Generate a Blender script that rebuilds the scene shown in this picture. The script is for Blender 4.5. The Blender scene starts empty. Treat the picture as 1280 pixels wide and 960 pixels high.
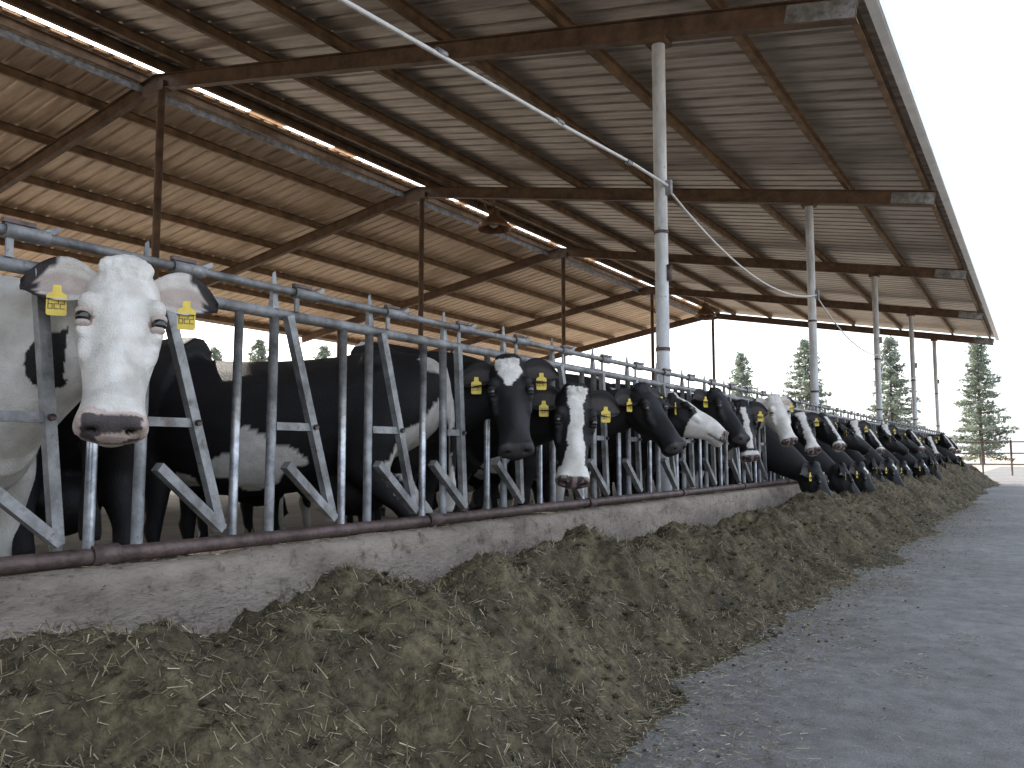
import bpy, math, random
import numpy as np
from mathutils import Vector, Matrix, noise
random.seed(7); rng=np.random.default_rng(7)
scene=bpy.context.scene
FLOOR=0.14
# ---------------------------------------------------------------- materials
def mat(name, col=(.5,.5,.5), rough=.6, metal=0.0, var=.25, scale=6.0, bump=.2, bscale=60.0, attr=None, col2=None, stretch=(1,1,1), spec=.4, thr=(.35,.65), detail=6, spots=None):
    m=bpy.data.materials.new(name); m.use_nodes=True
    nt=m.node_tree; n=nt.nodes; l=nt.links
    b=n['Principled BSDF']; b.inputs['Roughness'].default_value=rough; b.inputs['Metallic'].default_value=metal
    b.inputs['Specular IOR Level'].default_value=spec
    tc=n.new('ShaderNodeTexCoord'); mp=n.new('ShaderNodeMapping'); mp.inputs['Scale'].default_value=stretch
    l.new(tc.outputs['Object'],mp.inputs['Vector'])
    no=n.new('ShaderNodeTexNoise'); no.inputs['Scale'].default_value=scale; no.inputs['Detail'].default_value=detail; no.inputs['Roughness'].default_value=.65
    l.new(mp.outputs['Vector'],no.inputs['Vector'])
    rp=n.new('ShaderNodeValToRGB'); rp.color_ramp.elements[0].position=thr[0]; rp.color_ramp.elements[1].position=thr[1]
    if col2 is None:
        c2=tuple(c*(1-var) for c in col); c1=tuple(min(1,c*(1+var)) for c in col)
    else: c1=col; c2=col2
    rp.color_ramp.elements[0].color=(*c2,1); rp.color_ramp.elements[1].color=(*c1,1)
    l.new(no.outputs['Fac'],rp.inputs['Fac'])
    out=rp.outputs['Color']
    if spots:   # second, differently scaled stain layer: (scale, colour, start, end)
        s2=n.new('ShaderNodeTexNoise'); s2.inputs['Scale'].default_value=spots[0]; s2.inputs['Detail'].default_value=8; s2.inputs['Roughness'].default_value=.7
        l.new(tc.outputs['Object'],s2.inputs['Vector'])
        r2=n.new('ShaderNodeMapRange'); r2.inputs['From Min'].default_value=spots[2]; r2.inputs['From Max'].default_value=spots[3]; l.new(s2.outputs['Fac'],r2.inputs['Value'])
        m2=n.new('ShaderNodeMix'); m2.data_type='RGBA'; l.new(r2.outputs['Result'],m2.inputs['Factor']); l.new(out,m2.inputs[6]); m2.inputs[7].default_value=(*spots[1],1); out=m2.outputs[2]
    if attr:
        a=n.new('ShaderNodeAttribute'); a.attribute_name=attr
        mx=n.new('ShaderNodeMix'); mx.data_type='RGBA'; mx.blend_type='MULTIPLY'; mx.inputs['Factor'].default_value=1
        l.new(a.outputs['Color'],mx.inputs[6]); l.new(out,mx.inputs[7]); out=mx.outputs[2]
    l.new(out,b.inputs['Base Color'])
    n2=n.new('ShaderNodeTexNoise'); n2.inputs['Scale'].default_value=bscale; n2.inputs['Detail'].default_value=4
    l.new(mp.outputs['Vector'],n2.inputs['Vector'])
    bp=n.new('ShaderNodeBump'); bp.inputs['Strength'].default_value=bump; bp.inputs['Distance'].default_value=.01
    l.new(n2.outputs['Fac'],bp.inputs['Height']); l.new(bp.outputs['Normal'],b.inputs['Normal'])
    return m
M={}
M['galv']=mat('galvanised_steel',(.35,.35,.35),.52,.4,col2=(.13,.128,.125),scale=9,bump=.2,spots=(22,(.13,.09,.06),.58,.70))
M['chrome']=mat('worn_bright_steel',(.57,.58,.59),.35,.7,col2=(.22,.22,.225),scale=14,bump=.12,spots=(18,(.16,.12,.09),.60,.72))
M['rustpipe']=mat('rusty_pipe',(.15,.105,.095),.5,.35,col2=(.06,.04,.035),scale=12,bump=.4)
M['beam']=mat('rusty_brown_beam',(.17,.105,.065),.65,.1,col2=(.075,.047,.03),scale=5,bump=.3)
M['purlin']=mat('brown_purlin',(.27,.17,.095),.65,.1,col2=(.12,.075,.042),scale=4,bump=.2)
M['roofL']=mat('roof_sheet_bounce_tan',(.76,.61,.46),.5,.1,col2=(.46,.34,.23),scale=3,stretch=(.3,2.2,1),bump=.1)  # back slope: warm bounce light off the sunlit ground painted into the tan
M['roofR']=mat('roof_sheet_shade_grey',(.52,.46,.40),.45,.15,col2=(.25,.21,.175),scale=3,stretch=(.3,2.2,1),bump=.1)  # front slope: same sheeting painted greyer and darker, for its weaker bounce light
M['fascia']=mat('fascia_white',(.75,.77,.78),.5,.0,var=.1,scale=4)
M['whitepost']=mat('white_painted_post',(.62,.63,.63),.5,.1,col2=(.36,.36,.35),scale=7,stretch=(1,1,.35),bump=.2,spots=(9,(.22,.16,.11),.62,.70))
M['white']=mat('white_conduit',(.62,.62,.60),.5,0,var=.12,scale=10)
M['lamp']=mat('rusty_lamp',(.20,.11,.065),.5,.3,var=.4,scale=10)
M['glass']=mat('lamp_lens',(.55,.5,.45),.2,0,var=.1)
M['curb']=mat('curb_concrete',(.33,.275,.225),.9,0,col2=(.16,.125,.10),scale=3.0,stretch=(1,.7,1.6),bump=.9,bscale=45,detail=12,spots=(14,(.09,.07,.048),.54,.68))
M['floor']=mat('barn_floor_concrete',(.09,.072,.055),.85,0,col2=(.028,.022,.017),scale=2.5,bump=.5)
M['dirt']=mat('dry_dirt',(.52,.44,.34),.95,0,col2=(.38,.31,.23),scale=.6,bump=.5,bscale=8)
M['fur']=mat('cow_fur',(1,1,1),.58,0,col2=(.78,.75,.72),attr='col',scale=13,bump=.5,bscale=170,spec=.3,detail=10)
M['eye']=mat('cow_eye',(.012,.009,.008),.08,0,var=.1,spec=.8,bump=0)
M['tag']=mat('yellow_ear_tag',(.70,.52,.08),.45,0,var=.10,scale=30,bump=0)
M['ink']=mat('tag_ink',(.20,.14,.04),.6,0,var=.05,bump=0)
M['feed']=mat('feed_silage',(1.2,1.2,1.2),.95,0,col2=(.40,.40,.40),attr='col',scale=26,bump=1.0,bscale=110)
M['straw']=mat('feed_straw',(1,1,1),.8,0,col2=(.75,.75,.75),attr='col',scale=30,bump=0)
M['leaf']=mat('conifer_foliage_hazed',(1,1,1),.8,0,col2=(.7,.7,.7),attr='col',scale=1,bump=0)
M['bark']=mat('bark',(.13,.09,.065),.9,0,scale=5,bump=.6)
nt=M['leaf'].node_tree; b=nt.nodes['Principled BSDF']; tr=nt.nodes.new('ShaderNodeBsdfTranslucent'); mx=nt.nodes.new('ShaderNodeMixShader')
mx.inputs[0].default_value=.5; src=b.inputs['Base Color'].links[0].from_socket
nt.links.new(src,tr.inputs[0]); nt.links.new(b.outputs[0],mx.inputs[1]); nt.links.new(tr.outputs[0],mx.inputs[2])
nt.links.new(mx.outputs[0],nt.nodes['Material Output'].inputs[0])
def lane_mat():
    m=bpy.data.materials.new('lane_concrete'); m.use_nodes=True; nt=m.node_tree; n=nt.nodes; l=nt.links; b=n['Principled BSDF']
    b.inputs['Roughness'].default_value=.85
    tc=n.new('ShaderNodeTexCoord')
    def ns(sc,d=6,r=.6):
        x=n.new('ShaderNodeTexNoise'); x.inputs['Scale'].default_value=sc; x.inputs['Detail'].default_value=d; x.inputs['Roughness'].default_value=r
        l.new(tc.outputs['Object'],x.inputs['Vector']); return x
    def ramp(src,a,bb,ca,cb):
        r=n.new('ShaderNodeValToRGB'); r.color_ramp.elements[0].position=a; r.color_ramp.elements[1].position=bb
        r.color_ramp.elements[0].color=(*ca,1); r.color_ramp.elements[1].color=(*cb,1); l.new(src,r.inputs['Fac']); return r
    def mul(a,bb,mode='MULTIPLY',f=1):
        x=n.new('ShaderNodeMix'); x.data_type='RGBA'; x.blend_type=mode; x.inputs['Factor'].default_value=f
        l.new(a,x.inputs[6]); l.new(bb,x.inputs[7]); return x.outputs[2]
    big=ramp(ns(.7).outputs['Fac'],.3,.7,(.22,.21,.198),(.34,.332,.318))
    med=ramp(ns(7,9,.78).outputs['Fac'],.38,.60,(.62,.61,.59),(1,1,1))
    fine=ramp(ns(150,3,.7).outputs['Fac'],.35,.62,(.55,.54,.52),(1.0,1.0,1.0))
    sp=n.new('ShaderNodeTexVoronoi'); sp.inputs['Scale'].default_value=34; l.new(tc.outputs['Object'],sp.inputs['Vector'])
    spr=ramp(sp.outputs['Distance'],.06,.14,(.42,.36,.28),(1,1,1))
    o=mul(mul(big.outputs['Color'],med.outputs['Color']),mul(fine.outputs['Color'],spr.outputs['Color']))
    l.new(o,b.inputs['Base Color'])
    bp=n.new('ShaderNodeBump'); bp.inputs['Strength'].default_value=.8; bp.inputs['Distance'].default_value=.01
    l.new(ns(70,6,.75).outputs['Fac'],bp.inputs['Height']); l.new(bp.outputs['Normal'],b.inputs['Normal'])
    return m
M['lane']=lane_mat()
# ---------------------------------------------------------------- mesh accumulator
class Acc:
    def __init__(s): s.v=[]; s.f=[]; s.m=[]; s.sm=[]; s.mats=[]
    def mi(s,k):
        if k not in s.mats: s.mats.append(k)
        return s.mats.index(k)
    def add(s,vs,fs,k,smooth=False):
        o=len(s.v); s.v+= [tuple(x) for x in vs]; i=s.mi(k)
        for f in fs: s.f.append([a+o for a in f]); s.m.append(i); s.sm.append(smooth)
    def beam(s,p0,p1,w,h,k,up=(0,0,1)):
        p0=Vector(p0);p1=Vector(p1); d=(p1-p0).normalized(); u=Vector(up); sd=d.cross(u)
        if sd.length<1e-4: sd=d.cross(Vector((1,0,0)))
        sd.normalize(); u=sd.cross(d).normalized()
        vs=[]
        for p in (p0,p1):
            for a,b in((-1,-1),(1,-1),(1,1),(-1,1)): vs.append(p+sd*(a*w/2)+u*(b*h/2))
        s.add(vs,[(0,1,2,3),(7,6,5,4),(0,4,5,1),(1,5,6,2),(2,6,7,3),(3,7,4,0)],k)
    def tube(s,pts,r,k,n=10,cap=True):
        pts=[Vector(p) for p in pts]
        if not hasattr(r,'__len__'): r=[r]*len(pts)
        vs=[];fs=[]
        for i,p in enumerate(pts):
            d=(pts[min(i+1,len(pts)-1)]-pts[max(i-1,0)]).normalized()
            u=Vector((0,0,1)) if abs(d.z)<.9 else Vector((1,0,0))
            a=d.cross(u).normalized(); b=a.cross(d)
            for j in range(n):
                t=2*math.pi*j/n; vs.append(p+a*(r[i]*math.cos(t))+b*(r[i]*math.sin(t)))
        for i in range(len(pts)-1):
            for j in range(n):
                fs.append((i*n+j,i*n+(j+1)%n,(i+1)*n+(j+1)%n,(i+1)*n+j))
        if cap: fs.append(tuple(range(n))); fs.append(tuple(reversed([(len(pts)-1)*n+j for j in range(n)])))
        s.add(vs,fs,k,True)
    def obj(s,name,parent=None):
        me=bpy.data.meshes.new(name); me.from_pydata(s.v,[],s.f); me.update()
        for k in s.mats: me.materials.append(M[k])
        me.polygons.foreach_set('material_index',s.m); me.polygons.foreach_set('use_smooth',s.sm)
        o=bpy.data.objects.new(name,me); scene.collection.objects.link(o)
        if parent: o.parent=parent
        return o
def setcol(me,cols):
    a=me.color_attributes.new('col','FLOAT_COLOR','POINT')
    c=np.ones((len(me.vertices),4),dtype=np.float32); c[:,:3]=cols; a.data.foreach_set('color',c.ravel())
# ---------------------------------------------------------------- ground
g=Acc(); g.add([(-900,-600,-.006),(900,-600,-.006),(900,1500,-.006),(-900,1500,-.006)],[(0,1,2,3)],'dirt'); g.obj('ground')
g=Acc(); g.add([(-2.63,-25,0),(6,-25,0),(6,75,0),(-2.63,75,0)],[(0,1,2,3)],'lane'); g.obj('feed_lane')
# ---------------------------------------------------------------- barn
barn=bpy.data.objects.new('open_sided_cattle_barn',None); scene.collection.objects.link(barn)
FR=[7.12+6.1*k for k in range(-3,5)]; Y0=-12.0; Y1=32.0
XR=-10.8
def zr(x): return 6.45-.184*(x-XR) if x>XR else 6.45-.168*(XR-x)
a=Acc()
for y in FR:
    for x0,x1 in((XR,-1.12),(XR,-20.7)):
        p0=Vector((x0,y,zr(x0))); p1=Vector((x1,y,zr(x1)))
        a.beam(p0,p1,.012,.20,'beam')
        for s_ in(-1,1):
            o=Vector((0,0,s_*.105)); a.beam(p0+o,p1+o,.11,.012,'beam')
    a.beam((-1.7,y-.012,zr(-1.7)-.0),(-1.13,y-.012,zr(-1.13)),.014,.17,'galv')
    a.beam((XR-.25,y,6.34),(XR+.25,y,6.34),.14,.14,'beam')
a.obj('rafters',barn)
a=Acc()
px=[-1.25,-2.34,-3.95,-5.5,-7.0,-8.5,-9.9,-10.55]+[-11.15,-12.2,-13.7,-15.2,-16.7,-18.2,-19.6,-20.6]
for x in px:
    z=zr(x)+.118+.075; sgn=1
    a.beam((x,Y0,z),(x,Y1,z),.012,.15,'purlin')
    a.beam((x+.028,Y0,z-.072),(x+.028,Y1,z-.072),.055,.008,'purlin')
    a.beam((x+.028,Y0,z+.068),(x+.028,Y1,z+.068),.055,.008,'purlin')
a.beam((XR-.34,Y0,6.43),(XR-.34,Y1,6.43),.012,.12,'galv')
a.obj('purlins',barn)
def sheet(xa,xb,k,name):
    prof=[]; y=Y0-.3
    while y<Y1+.3:
        prof+=[(y,0),(y+.205,0),(y+.225,.028),(y+.265,.028),(y+.285,0)]; y+=.305
    xs=np.linspace(xa,xb,9); A=Acc(); vs=[];fs=[]
    for i,x in enumerate(xs):
        for j,(yy,dz) in enumerate(prof): vs.append((x,yy,zr(x)+.275+dz+.004*math.sin(yy*3.1+x*2)*math.sin(yy*.7)))
    m=len(prof)
    for i in range(len(xs)-1):
        for j in range(m-1): fs.append((i*m+j,i*m+j+1,(i+1)*m+j+1,(i+1)*m+j))
    A.add(vs,fs,k); return A.obj(name,barn)
sheet(XR+.02,-1.02,'roofR','roof_sheets_front'); sheet(XR-.24,-21.0,'roofL','roof_sheets_back')
a=Acc()
y=Y0
while y<Y1:
    L=random.uniform(.3,.8); a.beam((XR-.11,y,6.765),(XR-.11,y+L,6.765),.40,.008,'roofL',up=(0,0,1)); y+=L+random.choice([1.2,1.8,2.6,3.4])
a.beam((XR-.29,Y0-.3,zr(XR-.29)+.315),(XR-.29,Y1+.3,zr(XR-.29)+.315),.12,.008,'roofL')
a.beam((-.99,Y0-.3,zr(-1.0)+.25),(-.99,Y1+.3,zr(-1.0)+.25),.02,.16,'fascia')
a.beam((-1.04,Y0-.3,zr(-1.0)+.17),(-1.04,Y1+.3,zr(-1.0)+.17),.09,.012,'fascia')
a.beam((-21.0,Y0-.3,zr(-21.0)+.25),(-21.0,Y1+.3,zr(-21)+.25),.02,.14,'fascia')
a.obj('roof_trim',barn)
a=Acc()
XP=-2.89
for y in FR:
    a.tube([(XP,y,.5),(XP,y,zr(XP)-.1)],.062,'whitepost',16)
    a.beam((XP,y,zr(XP)-.16),(XP,y,zr(XP)-.11),.2,.2,'beam',up=(0,1,0))
    for z in (1.9,3.0): a.tube([(XP,y,z),(XP,y,z+.03)],.068,'rustpipe',16)
    a.tube([(XR+.12,y,FLOOR),(XR+.12,y,6.3)],.055,'beam',12)
    a.tube([(-19.0,y,FLOOR),(-19.0,y,zr(-19)-.1)],.06,'beam',12)
a.obj('posts',barn)
a=Acc()
a.beam((-12,Y0,FLOOR/2-.02),(-12,Y1,FLOOR/2-.02),18.3,FLOOR+.04,'floor'); a.obj('floor_slab',barn)
a=Acc()
for z in(.7,1.15,1.5): a.tube([(-19.2,Y0,z),(-19.2,Y1,z)],.03,'rustpipe',8)
for z in(1.0,1.5,): a.tube([(-19,Y1-.2,z),(-3.2,Y1-.2,z)],.03,'galv',8)
a.obj('back_rails',barn)
a=Acc()
def sag(p,q,s_,n=14):
    p=Vector(p);q=Vector(q); return [p.lerp(q,i/n)-Vector((0,0,4*s_*(i/n)*(1-i/n))) for i in range(n+1)]
xc=XP+.075
a.tube(sag((xc,-5,3.15),(xc,1.02,3.1),.0),.016,'white',8)
pp=[(xc,1.02,3.12),(xc,2.9,3.2),(xc,4.2,3.28),(xc,5.2,3.34),(xc,6.3,3.42),(xc,7.12,3.45)]
a.tube(pp,.014,'white',8)
for y in(2.2,3.6,5.0,6.2): 
    z=3.12+(y-1)*.055; a.tube([(xc,y,z),(xc,y+.09,z+.004)],.022,'galv',8)
a.tube(sag((xc,7.12,3.42),(xc,13.22,3.42),.33),.011,'white',8)
a.tube(sag((xc,13.22,3.4),(xc,19.32,3.1),.25),.011,'white',8)
a.tube(sag((xc,19.32,3.1),(xc,25.42,3.1),.2),.011,'white',8)
a.tube([(xc,7.12,2.55),(xc,7.12,2.7)],.03,'rustpipe',8)
for y in FR[3:]: a.beam((xc,y,3.36),(xc,y,3.5),.05,.07,'galv')
a.obj('conduit',barn)
for y in (13.22,25.42,1.02):
    x=-8.86; z=zr(x)-.12; A=Acc()
    A.tube([(x,y,z+.02),(x,y,z-.22)],.02,'lamp',8)
    prof=[(.05,-.18),(.10,-.20),(.11,-.34),(.15,-.38),(.24,-.45),(.33,-.55),(.345,-.61),(.335,-.61),(.22,-.47),(.02,-.42)]
    n=24; vs=[];fs=[]
    for r,dz in prof:
        for j in range(n): t=2*math.pi*j/n; vs.append((x+r*math.cos(t),y+r*math.sin(t),z+dz))
    for i in range(len(prof)-1):
        for j in range(n): fs.append((i*n+j,i*n+(j+1)%n,(i+1)*n+(j+1)%n,(i+1)*n+j))
    A.add(vs,fs,'lamp',True)
    A.tube([(x,y,z-.42),(x,y,z-.48),(x,y,z-.54),(x,y,z-.58)],[.05,.09,.085,.02],'glass',12)
    A.tube([(x-.1,y,z-.25),(x-.26,y,z-.02)],.014,'lamp',8)
    A.obj('barn_dome_lamp')
# ---------------------------------------------------------------- curb
a=Acc()
ys=np.arange(-12,32.6,.06); 
prof=[(-2.60,-.02),(-2.605,.2),(-2.61,.42),(-2.615,.53),(-2.63,.56),(-2.70,.568),(-2.80,.566),(-2.93,.56),(-2.945,.53),(-2.95,.1)]
vs=[];fs=[];m=len(prof)
for y in ys:
    for j,(x,z) in enumerate(prof):
        nn=noise.noise(Vector((y*2.2,j*1.7,3)))*.009+noise.noise(Vector((y*9,j*2.7,8)))*.008
        vs.append((x+nn,y,z+(nn if j>2 else 0)))
for i in range(len(ys)-1):
    for j in range(m-1): fs.append((i*m+j,(i+1)*m+j,(i+1)*m+j+1,i*m+j+1))
a.add(vs,fs,'curb',True)
a.add(vs[:m]+vs[-m:],[tuple(range(m)),tuple(range(2*m-1,m-1,-1))],'curb')
a.obj('concrete_feed_curb')
# ---------------------------------------------------------------- headlock fence
XF=-2.75; ZB=.615; ZT=1.555; ZU=1.66
def unitY(k): return 2.404+.603*k
fence=bpy.data.objects.new('cattle_headlock_fence',None); scene.collection.objects.link(fence)
occ_units=set([-2,2,3,5,6,8,9,11,12,13,14,15,16]+list(range(17,48)))
a=Acc()
YA=-6.0;YB=32.2
a.tube([(XF,YA,ZT),(XF,YB,ZT)],.025,'galv',12)
a.tube([(XF+.02,YA,ZU),(XF+.02,YB,ZU)],.017,'galv',10)
a.obj('top_rails',fence)
a=Acc()
y=YA
pts=[]
while y<YB: pts.append((XF+.015+random.uniform(-.004,.004),y,ZB-.01+random.uniform(-.004,.004))); y+=1.2
pts.append((XF+.015,YB,ZB-.01)); a.tube(pts,.029,'rustpipe',12)
y=YA+.3
while y<YB: a.tube([(XF+.015,y,ZB-.01),(XF+.015,y+.10,ZB-.01)],.037,'rustpipe',12); a.tube([(XF+.02,y+.05,.54),(XF+.02,y+.05,ZB)],.02,'rustpipe',8); y+=1.83
a.obj('bottom_pipe',fence)
bars=Acc(); lat=Acc()
k=-13
while unitY(k)<YB-.3:
    y=unitY(k); R=random.Random(k*13+5)
    bars.tube([(XF,y,ZB),(XF+R.uniform(-.005,.005),y+R.uniform(-.006,.006),ZT+.02)],.021,'galv',12)
    bars.tube([(XF+.003,y+.42+R.uniform(-.008,.008),ZB),(XF+.003,y+.42,ZT)],.0185,'chrome',12)
    if k==-2: t0,t1=.2,.30
    elif k in occ_units: t0,t1=.09,.15
    else: t0,t1=.055,.335+R.uniform(-.02,.01)
    ps=Vector((XF+.028,y+t0,1.55)); pe=Vector((XF+.028,y+t1,.655))
    bars.beam(ps,pe,.038,.034,'galv',up=(1,0,0))
    f=(1.55-1.07)/.895; ym=y+t0+(t1-t0)*f
    bars.beam((XF+.006,y+.015,1.07),(XF+.02,ym-.01,1.07),.03,.034,'galv')
    bars.beam((XF+.03,y+t1-.285,.905),(XF+.03,y+t1+.004,.66),.036,.042,'galv',up=(1,0,0))
    bars.tube([(XF-.01,ym,1.07),(XF+.06,ym,1.07)],.012,'rustpipe',8)
    bars.add([(XF-.02,y-.018,ZT),(XF+.015,y-.018,ZT),(XF+.015,y+.018,ZT),(XF-.02,y+.018,ZT),(XF-.005,y-.008,ZT+.175),(XF+.0,y+.004,ZT+.185)],
        [(0,1,2,3),(0,4,5,3),(1,2,5,4),(0,1,4),(2,3,5)],'galv')
    yy=y+.16
    lat.tube([(XF+.02,yy-.07,ZU),(XF+.02,yy+.07,ZU)],.026,'galv',10)
    lat.beam((XF+.02,yy+.03,ZU-.0),(XF+.02,yy+.10,ZU+.035),.03,.018,'galv')
    lat.beam((XF+.02,yy-.05,ZT+.02),(XF+.02,yy-.05,ZU),.022,.01,'galv',up=(1,0,0))
    lat.beam((XF+.03,yy-.08,ZU+.028),(XF+.03,yy+.02,ZU+.028),.022,.014,'rustpipe')
    k+=1
bars.obj('headlock_bars',fence); lat.obj('latches',fence)
# ---------------------------------------------------------------- feed pile
def nz(x,y,z=0): return noise.noise(Vector((x,y,z)))
def feed_h(X,Y):
    E=-1.22+.30*nz(Y*.42,3.3)+.18*nz(Y*1.3,9.1)+.09*nz(Y*4,2.1)+.04*nz(Y*11,4.4)+ (0.1 if Y<4 else 0)
    t=(X+2.60)/(E+2.60)
    if t>=1: return -.02
    hc=.25+.05*nz(Y*.7,1.2)+.02*min(max(Y-12,0),8)*.4
    hk=.43+.18*nz(Y*.75,5.5)+.11*nz(Y*2.1,7.7)+.012*min(max(Y-10,0),10)
    tk=.36+.12*nz(Y*.6,2.2)
    if t<tk:
        s_=t/tk; s_=s_*s_*(3-2*s_); h=hc+(hk-hc)*s_
    else:
        s_=(t-tk)/(1-tk); h=hk*(.5+.5*math.cos(math.pi*s_))**.85
    amp=min(1,(1-t)*4)
    h+=amp*(.07*nz(X*2.6,Y*2.6,1)+.065*nz(X*6,Y*6,2)+.042*nz(X*15,Y*15,3)+.026*nz(X*34,Y*34,4))
    return h
yy=np.concatenate([np.arange(-3,-.5,.08),np.arange(-.5,7,.02),np.arange(7,13,.04),np.arange(13,33.2,.09)]); xx=np.arange(-2.62,-.72,.02)
vs=[];cols=[]
for y in yy:
    e=1.0 if y<32 else max(0,(33.1-y)/1.1)
    for x in xx:
        h=feed_h(x,y)*e - (0.02 if e<1 else 0); vs.append((x,y,h))
        n1=nz(x*3,y*3,11)+.6*nz(x*9,y*9,12)+.5*nz(x*40,y*40,14); q=.5+.5*max(-1,min(1,n1*1.4))
        q=q*.8+.2*min(1,max(0,h/.45))
        d=np.array([.034,.027,.014]);l_=np.array([.175,.138,.078]); cols.append(d+(l_-d)*q)
m=len(xx); fs=[(i*m+j,i*m+j+1,(i+1)*m+j+1,(i+1)*m+j) for i in range(len(yy)-1) for j in range(m-1)]
me=bpy.data.meshes.new('feed_pile'); me.from_pydata(vs,[],fs); me.materials.append(M['feed']); setcol(me,np.array(cols))
me.polygons.foreach_set('use_smooth',[True]*len(fs))
feed=bpy.data.objects.new('silage_feed_pile',me); scene.collection.objects.link(feed)
def strands(name,pos,lmin,lmax,wd,parent=None,flat=False,pal=None):
    n=len(pos); pos=np.array(pos); az=rng.uniform(0,2*math.pi,n); el=rng.normal(0,.12 if flat else .45,n)
    L=rng.uniform(lmin,lmax,n)*rng.choice([.6,1,1.5],n); W=rng.uniform(.5,1.3,n)*wd
    d=np.stack([np.cos(az)*np.cos(el),np.sin(az)*np.cos(el),np.sin(el)],1)*(L/2)[:,None]
    s_=np.stack([-np.sin(az),np.cos(az),rng.normal(0,.6,n)],1); s_/=np.linalg.norm(s_,axis=1)[:,None]; s_*=(W/2)[:,None]
    lift=np.abs(d[:,2])*.7+.003; c=pos+np.stack([0*lift,0*lift,lift],1)
    V=np.stack([c-d-s_,c-d+s_,c+d+s_*.6,c+d-s_*.6],1).reshape(-1,3)
    F=np.arange(4*n).reshape(-1,4)
    me=bpy.data.meshes.new(name); me.from_pydata(V.tolist(),[],F.tolist())
    pal=np.array(pal if pal is not None else [[.38,.30,.18],[.26,.20,.115],[.13,.10,.055],[.065,.05,.03],[.15,.13,.065],[.54,.47,.32],[.08,.08,.038]])
    ci=rng.choice(len(pal),n,p=[.21,.23,.2,.15,.1,.07,.04]); C=pal[ci]*rng.uniform(.7,1.2,n)[:,None]
    me.materials.append(M['straw']); setcol(me,np.repeat(C,4,0))
    o=bpy.data.objects.new(name,me); scene.collection.objects.link(o); 
    if parent: o.parent=parent
    return o
P=[]
for i in range(160000):
    y=-.6+ (random.random()**1.6)*15; x=random.uniform(-2.6,-.9); h=feed_h(x,y)
    if h>.0 and random.random()<.72+.8*nz(x*4,y*4,21): P.append((x,y,h))
strands('loose_straw',P,.012,.046,.0030,feed)
P=[]
for i in range(16000):
    y=13+random.random()*19; x=random.uniform(-2.6,-1.0); h=feed_h(x,y)
    if h>0: P.append((x,y,h))
strands('loose_straw_far',P,.03,.07,.007,feed)
LP=[[.36,.30,.19],[.22,.17,.10],[.12,.10,.06],[.42,.37,.27],[.18,.15,.08],[.5,.45,.35],[.09,.08,.045]]
P=[]
cl=[(-1.25+abs(random.gauss(0,.36)),random.uniform(.8,20),random.uniform(.05,.20)) for i in range(170)]
for i in range(42000):
    if random.random()<.3:
        c=random.choice(cl); x=random.gauss(c[0],c[2]); y=random.gauss(c[1],c[2]*1.4)
    else:
        y=.5+(random.random()**1.5)*18; x=-1.42+abs(random.gauss(0,.33))
    if x>-1.6: P.append((x,y,.003+random.random()*.008))
strands('scattered_straw',P,.008,.032,.0032,feed,True,pal=LP)
P=[(random.uniform(-1.2,3.5),.5+21.5*random.random()**1.3,.002) for i in range(9000)]
strands('lane_litter',P,.006,.02,.003,feed,True,pal=LP)
P=[(-2.93+.31*random.random(),random.uniform(-1,18),.57) for i in range(12000)]
P+=[(-2.602+random.uniform(-.004,.004),random.uniform(.3,11),.22+.33*random.random()**1.6) for i in range(5000)]
strands('curb_straw',P,.008,.03,.003,feed,True)
cv=[];cf=[];cc=[]
for i in range(1900):
    on=random.random()<.72
    y=.3+random.random()**1.4*14
    x=random.uniform(-2.5,-1.2) if on else -1.35+abs(random.gauss(0,.24))
    z=max(0,feed_h(x,y)); r=random.uniform(.006,.020)*(1 if on else .45); o=len(cv)
    for (a_,b_,c_) in((1,0,0),(0,1,0),(-1,0,0),(0,-1,0),(0,0,1),(0,0,-1),(.7,.7,.5),(-.6,.6,.5),(-.6,-.7,.4),(.7,-.6,.5)):
        cv.append((x+a_*r*random.uniform(.7,1.3),y+b_*r*random.uniform(.7,1.3),z+r*.4+c_*r*random.uniform(.5,.9)))
    cf+=[[o+q for q in t] for t in((0,6,4),(6,1,4),(1,7,4),(7,2,4),(2,8,4),(8,3,4),(3,9,4),(9,0,4),(0,5,6),(6,5,1),(1,5,7),(7,5,2),(2,5,8),(8,5,3),(3,5,9),(9,5,0))]
    q=random.uniform(.7,1.6); cc+=[(.085*q,.066*q,.036*q)]*10
me=bpy.data.meshes.new('clods'); me.from_pydata(cv,[],cf); me.materials.append(M['feed']); setcol(me,np.array(cc)); o=bpy.data.objects.new('clods',me); scene.collection.objects.link(o); o.parent=feed
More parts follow.
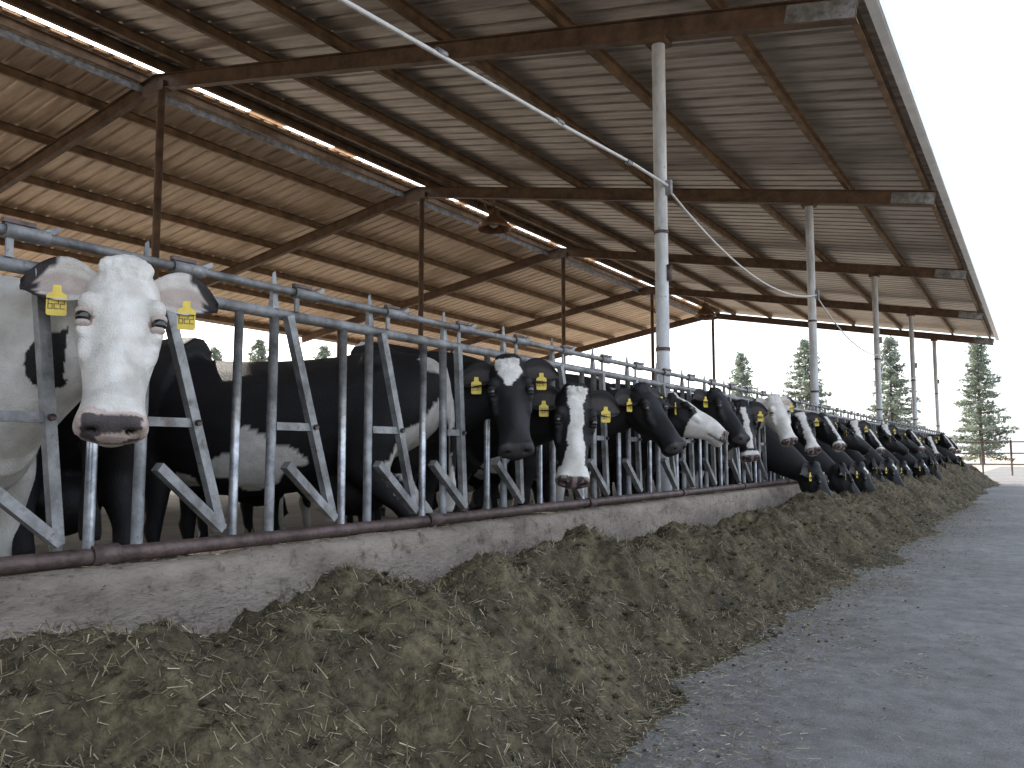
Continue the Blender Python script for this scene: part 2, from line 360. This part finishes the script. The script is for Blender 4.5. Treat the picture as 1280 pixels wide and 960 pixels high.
# ---------------------------------------------------------------- cows
def ell(c,r,n=14,m=10):
    vs=[];fs=[]
    for i in range(1,m):
        p=math.pi*i/m
        for j in range(n):
            t=2*math.pi*j/n; vs.append(Vector((c[0]+r[0]*math.sin(p)*math.cos(t),c[1]+r[1]*math.sin(p)*math.sin(t),c[2]+r[2]*math.cos(p))))
    top=len(vs); vs.append(Vector((c[0],c[1],c[2]+r[2]))); vs.append(Vector((c[0],c[1],c[2]-r[2])))
    for i in range(m-2):
        for j in range(n): fs.append((i*n+j,(i+1)*n+j,(i+1)*n+(j+1)%n,i*n+(j+1)%n))
    for j in range(n): fs.append((top,j,(j+1)%n)); fs.append((top+1,(m-2)*n+(j+1)%n,(m-2)*n+j))
    return vs,fs
def loft(rings):
    n=len(rings[0]); vs=[p for r in rings for p in r]; fs=[]
    for i in range(len(rings)-1):
        for j in range(n): fs.append((i*n+j,i*n+(j+1)%n,(i+1)*n+(j+1)%n,(i+1)*n+j))
    c0=sum(rings[0],Vector())/n; c1=sum(rings[-1],Vector())/n; a0=len(vs); vs+=[c0,c1]
    for j in range(n): fs.append((a0,(j+1)%n,j)); fs.append((a0+1,(len(rings)-1)*n+j,(len(rings)-1)*n+(j+1)%n))
    return vs,fs
def sup(c,e): return math.copysign(abs(c)**(2/e),c)
def interp_rows(rows,n):
    rows=np.array(rows,float); t=rows[:,0]; tt=np.linspace(t[0],t[-1],n)
    out=[tt]
    for c in range(1,rows.shape[1]):
        y=rows[:,c]; mm=np.gradient(y,t); o=[]
        for x in tt:
            i=min(max(np.searchsorted(t,x)-1,0),len(t)-2); h=t[i+1]-t[i]; u=(x-t[i])/h
            o.append((2*u**3-3*u*u+1)*y[i]+(u**3-2*u*u+u)*h*mm[i]+(-2*u**3+3*u*u)*y[i+1]+(u**3-u*u)*h*mm[i+1])
        out.append(o)
    return np.array(out).T
HEAD=[(-.075,.065,-.03,-.13),(-.03,.104,.018,-.19),(.03,.116,.040,-.225),(.10,.120,.048,-.250),(.165,.124,.044,-.258),(.24,.112,.034,-.235),(.32,.097,.030,-.195),
      (.40,.087,.024,-.162),(.455,.090,.016,-.148),(.495,.101,.004,-.145),(.525,.100,-.012,-.137),(.545,.080,-.03,-.118),(.555,.04,-.05,-.09)]
TR=[(-1.60,.07,1.27,1.10),(-1.52,.19,1.36,.95),(-1.38,.25,1.40,.84),(-1.2,.28,1.42,.76),(-.95,.30,1.39,.66),(-.65,.34,1.37,.58),(-.35,.36,1.37,.56),(-.08,.33,1.39,.58),(.12,.26,1.42,.62),(.30,.21,1.36,.66),(.42,.16,1.26,.74),(.50,.07,1.12,.88)]
SEG={'0':'abcdef','1':'bc','2':'abged','3':'abgcd','4':'fgbc','5':'afgcd','6':'afgedc','7':'abc','8':'abcdefg','9':'abcdfg'}
def make_cow(name,headw,az,pitch,hs,pattern,seed,white=.55,voxel=.018,origin=(0,0,0),bodyrot=0.,earup=.1,roll=0.,pink=False,tags=True,spotneck=False):
    V=[];F=[]
    def add(vf):
        o=len(V); V.extend(vf[0]); F.extend([[q+o for q in f] for f in vf[1]])
    rings=[]
    for x,hw,zt,zb in interp_rows(TR,26):
        r=[]
        for j in range(22):
            t=2*math.pi*j/22; c=sup(math.cos(t),2.4); s_=sup(math.sin(t),2.4)
            w=hw*(1-.30*max(0,s_)**2); r.append(Vector((x,w*c,(zt+zb)/2+(zt-zb)/2*s_)))
        rings.append(r)
    add(loft(rings))
    add(ell((-1.22,.20,1.33),(.09,.07,.07))); add(ell((-1.22,-.20,1.33),(.09,.07,.07)))
    add(ell((-1.5,.1,1.27),(.07,.05,.06))); add(ell((-1.5,-.1,1.27),(.07,.05,.06)))
    add(ell((-1.02,0,.60),(.24,.17,.15)))
    add(ell((.18,.17,1.0),(.16,.10,.26))); add(ell((.18,-.17,1.0),(.16,.10,.26)))
    def limb(pts):
        rg=[]
        for i,(p,rx,ry) in enumerate(pts):
            rg.append([Vector((p[0]+rx*math.cos(2*math.pi*j/14),p[1]+ry*math.sin(2*math.pi*j/14),p[2])) for j in range(14)])
        add(loft(rg))
    rr=random.Random(seed)
    for s_ in(-1,1):
        o=rr.uniform(-.07,.07)
        y=.17*s_
        limb([((.16,y,.95),.13,.09),((.14,y,.72),.12,.085),((.12+o*.4,y,.55),.072,.06),((.13+o*.7,y,.43),.052,.048),((.145+o*.8,y,.37),.056,.052),((.135+o,y,.28),.036,.034),((.13+o,y,.17),.034,.032),((.135+o,y,.11),.046,.044),((.145+o,y,.07),.042,.042),((.165+o,y,.0),.062,.055)])
        o=rr.uniform(-.08,.08); y=.19*s_
        limb([((-1.22,y,1.1),.19,.09),((-1.18,y,.88),.20,.11),((-1.16,y,.72),.155,.09),((-1.26+o*.4,y,.60),.10,.065),((-1.38+o*.7,y,.50),.065,.045),((-1.415+o,y*.95,.44),.058,.042),((-1.40+o,y*.95,.34),.038,.034),((-1.375+o,y*.95,.18),.035,.033),((-1.365+o,y*.95,.11),.046,.044),((-1.35+o,y*.95,.07),.043,.042),((-1.325+o,y*.95,.0),.064,.056)])
    rg=[]
    for i in range(9):
        t=i/8; p=Vector((-1.56-.07*math.sin(t*2.5),.02*math.sin(t*5+seed),1.33-.85*t)); r=.034-.012*t+(.022 if t>.8 else 0)
        rg.append([Vector((p.x+r*math.cos(2*math.pi*j/8),p.y+r*math.sin(2*math.pi*j/8),p.z)) for j in range(8)])
    add(loft(rg))
    f=Vector((math.cos(az),math.sin(az),0)); up=Vector((0,0,1))
    d=f*math.cos(pitch)-up*math.sin(pitch); nrm=f*math.sin(pitch)+up*math.cos(pitch)
    lat_=d.cross(nrm)
    if roll: 
        Rm=Matrix.Rotation(roll,3,f); d=Rm@d; nrm=Rm@nrm; lat_=Rm@lat_
    H=Matrix((lat_,d,nrm)).transposed(); hp=Vector(headw)
    def hl(x,y,z): return hp+H@(Vector((x,y,z))*hs)
    rings=[]
    for y,hw,zt,zb in interp_rows(HEAD,30):
        r=[]
        for j in range(24):
            t=2*math.pi*j/24; c=sup(math.cos(t),2.5); s_=sup(math.sin(t),2.5)
            w=hw*(1-.34*max(0,-s_)*(1 if y<.42 else .3)) ; w*= (1-.12*max(0,s_)*(2.2 if .2<y<.45 else 1))
            r.append(hl(w*c,y,(zt+zb)/2+(zt-zb)/2*s_))
        rings.append(r)
    add(loft(rings))
    def hell(c,r):
        v,fc=ell(c,r); add(([hl(*p) for p in v],fc))
    for s_ in(-1,1):
        hell((.094*s_,.128,.016),(.032,.038,.032))
        hell((.092*s_,.235,-.040),(.024,.08,.026))
        hell((.104*s_,.21,-.010),(.020,.028,.018))
        hell((.082*s_,.11,-.15),(.038,.10,.07))
        hell((.056*s_,.515,-.035),(.040,.034,.038))
    hell((0,-.02,.020),(.085,.055,.034))
    hell((0,.30,.015),(.038,.15,.022))
    hell((0,.485,-.138),(.064,.055,.03))
    P0=Vector((.08,0,1.06)); He=hl(0,.055,-.10); 
    L=(He-P0).length; P3=He; 
    P1=P0+Vector((.38*L,0,.10*L)); back=Vector((-1,0,-.25 if headw[2]>1.15 else .55)).normalized(); P2=P3+back*(.38*L)
    rows=[]
    N=16
    for i in range(N+1):
        t=i/N; p=P0*(1-t)**3+P1*3*t*(1-t)**2+P2*3*t*t*(1-t)+P3*t**3
        tg=(P1-P0)*3*(1-t)**2+(P2-P1)*6*t*(1-t)+(P3-P2)*3*t*t; tg.normalize()
        sd=Vector((0,1,0)) ; sd=(sd-tg*sd.dot(tg)).normalized(); u=tg.cross(sd)
        if u.z<0 and abs(u.z)>.2: u=-u
        rv=.34*(1-t)**1.3+.145; rl=.20*(1-t)**1.2+.088
        if t>.85: rv*=1-(t-.85)*1.6; 
        rows.append([p+sd*(rl*math.cos(2*math.pi*j/18))+u*(rv*math.sin(2*math.pi*j/18)) for j in range(18)])
    add(loft(rows))
    me=bpy.data.meshes.new('tmp'); me.from_pydata([tuple(v) for v in V],[],F); ob=bpy.data.objects.new('tmp',me); scene.collection.objects.link(ob)
    m=ob.modifiers.new('r','REMESH'); m.mode='VOXEL'; m.voxel_size=voxel
    s=ob.modifiers.new('s','SMOOTH'); s.factor=.5; s.iterations=max(2,int(.05/voxel)); 
    dg=bpy.context.evaluated_depsgraph_get(); dg.update(); me2=bpy.data.meshes.new_from_object(ob.evaluated_get(dg))
    nv=len(me2.vertices); co=np.empty(nv*3); me2.vertices.foreach_get('co',co); co=co.reshape(-1,3)
    faces=[list(p.vertices) for p in me2.polygons]
    bpy.data.objects.remove(ob); bpy.data.meshes.remove(me); bpy.data.meshes.remove(me2)
    Hn=np.array(H); q=(co-np.array(hp))@Hn/hs
    disp=np.zeros(nv)
    for s_ in(-1,1):
        dd=np.sqrt(((q[:,0]-.055*s_)/.9)**2+((q[:,1]-.542)/1.2)**2+((q[:,2]+.035)/.8)**2); disp-=.022*np.exp(-(dd/.016)**2)
    mouth=(np.abs(q[:,2]+.100)<.008)&(q[:,1]>.40)&(q[:,1]<.60)&(np.abs(q[:,0])<.12); disp[mouth]-=.007
    if voxel<.015:
        tf=np.exp(-((q[:,0]/.08)**2+((q[:,1]+.01)/.06)**2+((q[:,2]-.03)/.05)**2)); tn=np.array([noise.noise(Vector(p)*55) if t_>.1 else 0 for p,t_ in zip(co,tf)]); disp+=tf*tn*.016
    cen=np.stack([0*q[:,0],np.clip(q[:,1],0,.48),0*q[:,0]-.07],1); rad=q-cen; rad/=np.linalg.norm(rad,axis=1)[:,None]+1e-6
    co=co+(rad*disp[:,None]*hs)@Hn.T
    B=np.array([.012,.011,.012]); Wt=np.array([.74,.71,.66])
    off=Vector((seed*7.31,seed*3.7,seed*1.9)); nn=np.array([noise.noise(Vector(p)*1.35+off)+.12*noise.noise(Vector(p)*6+off) for p in co])
    bias=.36*np.clip((.62-co[:,2])/.35,0,1)+np.where(co[:,2]<.9,1,0)*.12*np.clip((.85-co[:,2])/.2,0,1)*((co[:,0]>-1.1)&(co[:,0]<0))
    wm=(nn+bias)>white
    inhead=(q[:,1]>-.07)&(q[:,1]<.65)&(np.abs(q[:,0])<.15)&(q[:,2]>-.30)&(q[:,2]<.12)
    wob=.006*np.sin(q[:,1]*37+seed)+.003*np.sin(q[:,1]*90+seed*2); ax=np.abs(q[:,0]+wob)
    x,y,z=q[:,0],q[:,1],q[:,2]
    if pattern=='white': hm=np.ones(nv,bool)
    elif pattern=='heart': hm=(y>-.02)&(y<.165)&(ax<.070*np.clip((.185-y)/.12,0,1))&(z>-.02)
    elif pattern=='broad': hm=((ax<.040+.03*np.clip((y-.2)/.3,0,1)+.02*np.clip((.1-y)/.1,0,1))&(z>-.04)&(y>-.03))|((y>.44)&(z>-.16))
    elif pattern=='blaze': hm=((ax<.028)&(z>-.03)&(y>.02)&(y<.45))|((y>.47))
    elif pattern=='snout': hm=((y>.22+.15*np.abs(z+.1)))|((ax<.05)&(z>-.02))
    elif pattern=='star': hm=(y>.03)&(y<.12)&(ax<.03)&(z>0)
    else: hm=np.zeros(nv,bool)
    wm=np.where(inhead,hm,wm)
    if spotneck:
        near=(co[:,0]>.2)&~inhead; n3=np.array([noise.noise(Vector(p)*5+off) for p in co]); wm=np.where(near,n3<.24,wm)
    col=np.where(wm[:,None],Wt,B)
    sh=np.array([noise.noise(Vector(p)*14+off) for p in co]) if voxel<.015 else np.zeros(nv)
    col=col*(1+.16*np.clip(sh,-1,.4))[:,None]
    dirt=np.clip((.55-co[:,2])/.5,0,1)[:,None]*wm[:,None]; col=col*(1-dirt*.45*np.array([1,1.1,1.25]))
    pad=inhead&(y>.508)&(z>-.095)
    if pink:
        lipz=inhead&(y>.490+.015*sh)&(z>-.12); col[lipz]=np.array([.60,.48,.43])
        dk=pad&((sh>-.25)&(np.abs(x)<.080)&(z>-.086)); col[dk]=np.array([.085,.07,.07])
        ey=inhead&(np.sqrt((np.abs(x)-.108)**2+(y-.178)**2+(z-.005)**2)<.032); col[ey]=np.array([.42,.28,.24])
        g_=inhead&(sh<-.15)&(y>.2)&(y<.45); col[g_]*=.9
    elif pattern in('broad','blaze','snout','white'):
        n5=np.sin(x*95+seed)*np.sin(y*120+z*80); col[pad]=np.array([.30,.21,.19]); col[pad&(n5>-.1)]=np.array([.06,.05,.05])
    else:
        col[pad]=np.array([.05,.045,.045])
    nos=np.zeros(nv,bool)
    for s_ in(-1,1):
        dd=np.sqrt(((x-.055*s_)/.9)**2+((y-.542)/1.3)**2+((z+.035)/.8)**2); nos|=dd<.017
    col[nos&inhead]=np.array([.008,.006,.006]); col[mouth&inhead]*=.3
    hoof=co[:,2]<.065; col[hoof]=np.array([.05,.042,.035])
    verts=[tuple(p) for p in co]; mi=[0]*len(faces); cols=[tuple(c) for c in col]
    def addx(vs,fs,mat_i,cs):
        o=len(verts); verts.extend([tuple(v) for v in vs]); cols.extend(cs if isinstance(cs,list) else [cs]*len(vs))
        for fc in fs: faces.append([q_+o for q_ in fc]); mi.append(mat_i)
    num='%03d'%((seed*137+211)%1000)
    for s_ in(-1,1):
        top=[];bot=[];ct=[];cb=[];NS=14;NT=10
        for i in range(NS+1):
            s1=i/NS; wdt=(.022+.066*math.sin(math.pi*min(1,s1*.86+.12))**.9)*(1 if s1<.75 else math.sqrt(max(0.001,1-((s1-.75)/.27)**2)))
            cx=s_*(.085+.205*s1); cy=.030-earup*.16*s1+.03*s1*s1; cz=-.045-.03*s1+.02*math.sin(s1*3)
            for j in range(NT+1):
                t=-1+2*j/NT; cup=.040*(t*t)*(1-.4*s1)
                p=Vector((cx,cy+t*wdt,cz+cup-.01)); p2=p+Vector((0,0,-.012*(1-t*t)-.002))
                top.append(hl(*p)); bot.append(hl(*p2))
                if pattern=='white':
                    edge=(s1>.76+.08*t+.05*math.sin(j*2.1)) or (abs(t)>.75 and s1>.50)
                    c_=(.03,.025,.025) if edge else ((.46,.38,.34) if abs(t)<.5 else (.64,.60,.55))
                    c2=(.03,.025,.025) if s1>.5 else (.7,.66,.6)
                else:
                    c_=(.05,.04,.037) if abs(t)<.6 else (.016,.014,.013); c2=(.014,.012,.012)
                ct.append(c_);cb.append(c2)
        n=(NS+1)*(NT+1); w=NT+1; fs=[]
        for i in range(NS):
            for j in range(NT):
                fs.append((i*w+j,i*w+j+1,(i+1)*w+j+1,(i+1)*w+j)); fs.append((n+i*w+j,n+(i+1)*w+j,n+(i+1)*w+j+1,n+i*w+j+1))
            fs.append((i*w,(i+1)*w,n+(i+1)*w,n+i*w)); fs.append((i*w+NT,n+i*w+NT,n+(i+1)*w+NT,(i+1)*w+NT))
        for j in range(NT): fs.append((NS*w+j,NS*w+j+1,n+NS*w+j+1,n+NS*w+j))
        addx(top+bot,fs,0,ct+cb)
        v,fc=ell((.106*s_,.178,.010),(.0215,.021,.0215),16,12); addx([hl(*p) for p in v],fc,1,(.01,.01,.01))
        lid=(.55,.47,.42) if pink else ((.02,.018,.017) if pattern!='white' else (.5,.45,.42))
        v,fc=ell((.104*s_,.161,.012),(.0255,.017,.023),14,9); addx([hl(*p) for p in v],fc,0,lid)
        v,fc=ell((.104*s_,.198,.004),(.022,.012,.018),14,9); addx([hl(*p) for p in v],fc,0,lid)
        if tags:
            c=hl(s_*(.085+.10),.055,-.01); tl=Vector((0,0,-1)); sd=(Vector((lat_.x,lat_.y,0))).normalized(); fr=sd.cross(tl); 
            if fr.dot(f)<0: fr=-fr
            W2=.029;
            shp=[(-.4,.0),(.4,.0),(.45,.022),(1,.032),(1,.092),(.85,.098),(-.85,.098),(-1,.092),(-1,.032),(-.45,.022)]
            vv=[c+sd*(a_*W2)+tl*b_+fr*.006 for a_,b_ in shp]+[c+sd*(a_*W2)+tl*b_+fr*.002 for a_,b_ in shp]; n=len(shp)
            addx(vv,[tuple(range(n)),tuple(range(2*n-1,n-1,-1))]+[(i,(i+1)%n,n+(i+1)%n,n+i) for i in range(n)],2,(1,1,1))
            vwr=fr.cross(Vector((0,0,1)))*-1
            for di,ch in enumerate(num):
                x0=(-.80+.58*di)*W2; wd_=.40*W2; y0=.046; hh=.030; th=.0028
                sg={'a':((0,0),(wd_,0)),'b':((wd_,0),(wd_,hh/2)),'c':((wd_,hh/2),(wd_,hh)),'d':((0,hh),(wd_,hh)),'e':((0,hh/2),(0,hh)),'f':((0,0),(0,hh/2)),'g':((0,hh/2),(wd_,hh/2))}
                for s2 in SEG[ch]:
                    (a0,b0),(a1,b1)=sg[s2]; a0-=th/2;a1+=th/2;b0-=th/2;b1+=th/2
                    vv=[c+vwr*(x0+a_)+tl*(y0+b_)+fr*.0072 for a_,b_ in((a0,b0),(a1,b0),(a1,b1),(a0,b1))]; addx(vv,[(0,1,2,3)],3,(1,1,1))
    me=bpy.data.meshes.new(name); me.from_pydata(verts,[],faces); me.update()
    for k_ in('fur','eye','tag','ink'): me.materials.append(M[k_])
    me.polygons.foreach_set('material_index',mi); me.polygons.foreach_set('use_smooth',[x_<2 for x_ in mi]); setcol(me,np.array(cols))
    o=bpy.data.objects.new(name,me); scene.collection.objects.link(o); o.location=origin; o.rotation_euler=(0,0,bodyrot)
    return o
R_=math.radians
def cow_at(Yc,poll,azd,pitchd,hs,pat,seed,white=.55,voxel=.018,X0=-3.55,rolld=0,**kw):
    loc=(X0,Yc,FLOOR)
    return make_cow('cow',(poll[0]-X0,poll[1]-Yc,poll[2]-FLOOR),R_(azd),R_(pitchd),hs,pat,seed,white,voxel,origin=loc,roll=R_(rolld),**kw)
cow_at(1.48,(-2.52,1.575,1.53),-31,61,1.04,'white',3,white=.05,voxel=.009,pink=True,spotneck=True,X0=-3.5,earup=.25,rolld=-3)
cow_at(3.89,(-2.58,4.0,1.46),-54,60,1.02,'heart',5,white=.5,voxel=.010,rolld=4)
cow_at(4.49,(-2.42,4.52,1.32),-50,68,1.06,'broad',8,white=.42,voxel=.010,rolld=-5)
cow_at(5.70,(-2.55,5.85,1.43),-18,50,1.0,'black',11,white=.45,voxel=.012,rolld=5)
cow_at(6.30,(-2.52,6.42,1.40),12,32,.96,'snout',14,white=.36,voxel=.012)
cow_at(7.50,(-2.50,7.42,1.50),-20,48,1.0,'black',17,white=.42,voxel=.014,rolld=-6)
cow_at(8.11,(-2.48,8.12,1.42),-52,68,1.0,'blaze',21,white=.40,voxel=.013,rolld=3)
cow_at(9.32,(-2.50,9.42,1.56),-45,58,1.0,'white',24,white=.3,voxel=.014,rolld=5)
cow_at(9.93,(-2.20,9.98,.80),-10,66,1.05,'black',27,white=.5)
cow_at(10.53,(-2.50,10.6,1.42),-60,50,1.0,'broad',31,white=.35,rolld=8)
cow_at(11.13,(-2.14,11.2,.78),15,62,1.05,'black',33,white=.5)
T=[]
T.append(cow_at(11.74,(-2.48,11.8,1.45),-35,44,1.0,'blaze',37,white=.40,voxel=.020,rolld=-5))
T.append(cow_at(12.34,(-2.12,12.4,.78),-12,64,1.05,'star',41,white=.5,voxel=.022))
T.append(cow_at(12.94,(-2.50,13.0,1.36),25,34,1.0,'black',43,white=.5,voxel=.022,rolld=4))
T.append(cow_at(13.55,(-2.15,13.5,.82),20,62,1.05,'black',47,white=.45,voxel=.022))
T.append(cow_at(14.15,(-2.50,14.1,1.44),-58,56,1.0,'broad',52,white=.32,voxel=.022,rolld=5))
seq=[1,3,0,1,2,4,1,2,3,1,0,3,1,4,3,2,1,4,3,1,0,1,2,2,1,3,1,0,3]
yc=14.75
for i,s_ in enumerate(seq):
    if yc>31.6: break
    o=bpy.data.objects.new('cow',T[s_].data); scene.collection.objects.link(o)
    o.location=(-3.55+random.uniform(-.15,.14),yc,FLOOR); o.rotation_euler=(0,0,random.uniform(-.11,.11)); sc=random.uniform(.94,1.04); o.scale=(sc,sc,sc); yc+=.603
for (x,y,r,s_) in [(-4.35,3.2,-2.75,3),(-4.6,2.35,2.8,2),(-7.2,3.0,2.2,3),(-8.0,5.2,1.2,1),(-7.5,8.5,-1.9,2),(-9.2,2.6,.3,4),(-12.5,9,1.6,0),(-13.5,13,2.9,2),(-8,14,1.4,4),(-12,19,.4,0),(-8,22,-1.2,2),(-14,6.5,-1.3,4),(-6.3,1.2,1.9,1),(-6.2,6.6,1.7,3),(-6.4,10.5,-1.5,1)]:
    o=bpy.data.objects.new('cow',T[s_].data); scene.collection.objects.link(o); o.location=(x,y,FLOOR); o.rotation_euler=(0,0,r)
# ---------------------------------------------------------------- trees
def conifer(seed,Ht,Wd):
    R=random.Random(seed); 
    A=Acc(); A.tube([(0,0,-.1),(.05,0,Ht*.4),(0,.05,Ht*.97)],[.24,.15,.02],'bark',8)
    nb=170
    br=[]
    for i in range(nb):
        t=(i+R.random())/nb; z=Ht*(.05+.93*t); az=i*2.399+R.uniform(-.5,.5); L=Wd*.5*(1-t)**.72*R.uniform(.5,1.22)+.25
        if t<.08: L*=.8
        dz=R.uniform(-.12,.2)*L
        p0=Vector((0,0,z)); p1=Vector((math.cos(az)*L,math.sin(az)*L,z+dz)); A.tube([p0,p1],[.035,.008],'bark',4,False); br.append((p0,p1,L,R.uniform(.6,1.25)))
    vs=list(A.v); fs=list(A.f); mi=[0]*len(fs); cs=[(.14,.11,.085)]*len(vs)
    for p0,p1,L,sh in br:
        nl=int(18+L*30)
        for j in range(nl):
            t=R.random()**.7; p=p0.lerp(p1,.12+.88*t)+Vector((R.gauss(0,.15),R.gauss(0,.15),R.gauss(-.03,.13)))*(1.1-.35*t)
            s_=R.uniform(.09,.20); a=Vector((R.gauss(0,1),R.gauss(0,1),R.gauss(0,.6))).normalized()*s_; b=Vector((R.gauss(0,1),R.gauss(0,1),R.gauss(0,1))).normalized()*s_*.55
            o=len(vs); vs+=[tuple(p-a),tuple(p+b),tuple(p+a*1.1),tuple(p-b)]; fs.append([o,o+1,o+2,o+3]); mi.append(1)
            c=sh*R.uniform(.75,1.25); cs+=[(.30*c,.35*c,.28*c)]*4  # leaf green paled and greyed: haze and glare put into the colour
    me=bpy.data.meshes.new('tree'); me.from_pydata(vs,[],fs); me.materials.append(M['bark']); me.materials.append(M['leaf']); me.polygons.foreach_set('material_index',mi); setcol(me,np.array(cs)); return me
TM=[conifer(1,12.8,6.0),conifer(2,12.3,6.8),conifer(3,12.6,6.2)]
for i,(x,y,s_) in enumerate([(-24.2,79.5,.86),(-18.9,82.8,1.0),(-11.9,87.3,1.0),(-4.7,91.9,.98),(3.5,96,1.0),(11,101,.95),(-67.5,51.8,.9),(-63.8,54.1,1.0),(-58.5,57.5,.93),(-52,61,.8),(-73,47,1.0),(-36,72,.75)]):
    o=bpy.data.objects.new('conifer_tree',TM[i%3]); scene.collection.objects.link(o); o.location=(x,y,0); o.scale=(s_,s_,s_); o.rotation_euler=(0,0,i*1.3)
a=Acc()
for x in np.arange(-3.4,1.2,1.15): a.tube([(x,44,0),(x,44,1.6)],.045,'rustpipe',8)
for z in(.5,1.0,1.52): a.tube([(-3.4,44,z),(1.2,44,z)],.03,'rustpipe',8)
a.obj('pipe_fence')
# ---------------------------------------------------------------- light
el=R_(36); S=Vector((-.95,.31,0)).normalized()*math.cos(el)+Vector((0,0,math.sin(el)))
sl=bpy.data.lights.new('sun','SUN'); sl.energy=5; sl.angle=R_(.5); sl.color=(1,.94,.84); so=bpy.data.objects.new('sun',sl); scene.collection.objects.link(so)
so.rotation_euler=(-S).to_track_quat('-Z','Y').to_euler()
w=bpy.data.worlds.new('World'); scene.world=w; w.use_nodes=True; nt=w.node_tree; sk=nt.nodes.new('ShaderNodeTexSky'); sk.sky_type='NISHITA'; sk.sun_disc=False
sk.sun_elevation=el; sk.sun_rotation=math.atan2(S.x,S.y); sk.dust_density=4.0; sk.air_density=1.0; sk.ozone_density=1.0
hz=nt.nodes.new('ShaderNodeMix'); hz.data_type='RGBA'; hz.blend_type='ADD'; hz.clamp_result=False; hz.inputs['Factor'].default_value=1
hz.inputs[7].default_value=(6.9,7.3,7.9,1)
sc_=nt.nodes.new('ShaderNodeVectorMath'); sc_.operation='SCALE'; sc_.inputs['Scale'].default_value=1.8
nt.links.new(sk.outputs[0],sc_.inputs[0]); nt.links.new(sc_.outputs[0],hz.inputs[6])
bg=nt.nodes['Background']; nt.links.new(hz.outputs[2],bg.inputs[0]); bg.inputs[1].default_value=.15
# ---------------------------------------------------------------- camera
cam=bpy.data.cameras.new('camera'); cam.lens=28.97; cam.sensor_width=36; cam.clip_end=3000; cam.clip_start=.05
co=bpy.data.objects.new('camera',cam); scene.collection.objects.link(co); co.location=(0,0,.95); co.rotation_euler=(R_(90+4.88),0,R_(32.55)); scene.camera=co
scene.view_settings.view_transform='Standard'; scene.view_settings.look='None'; scene.view_settings.exposure=0
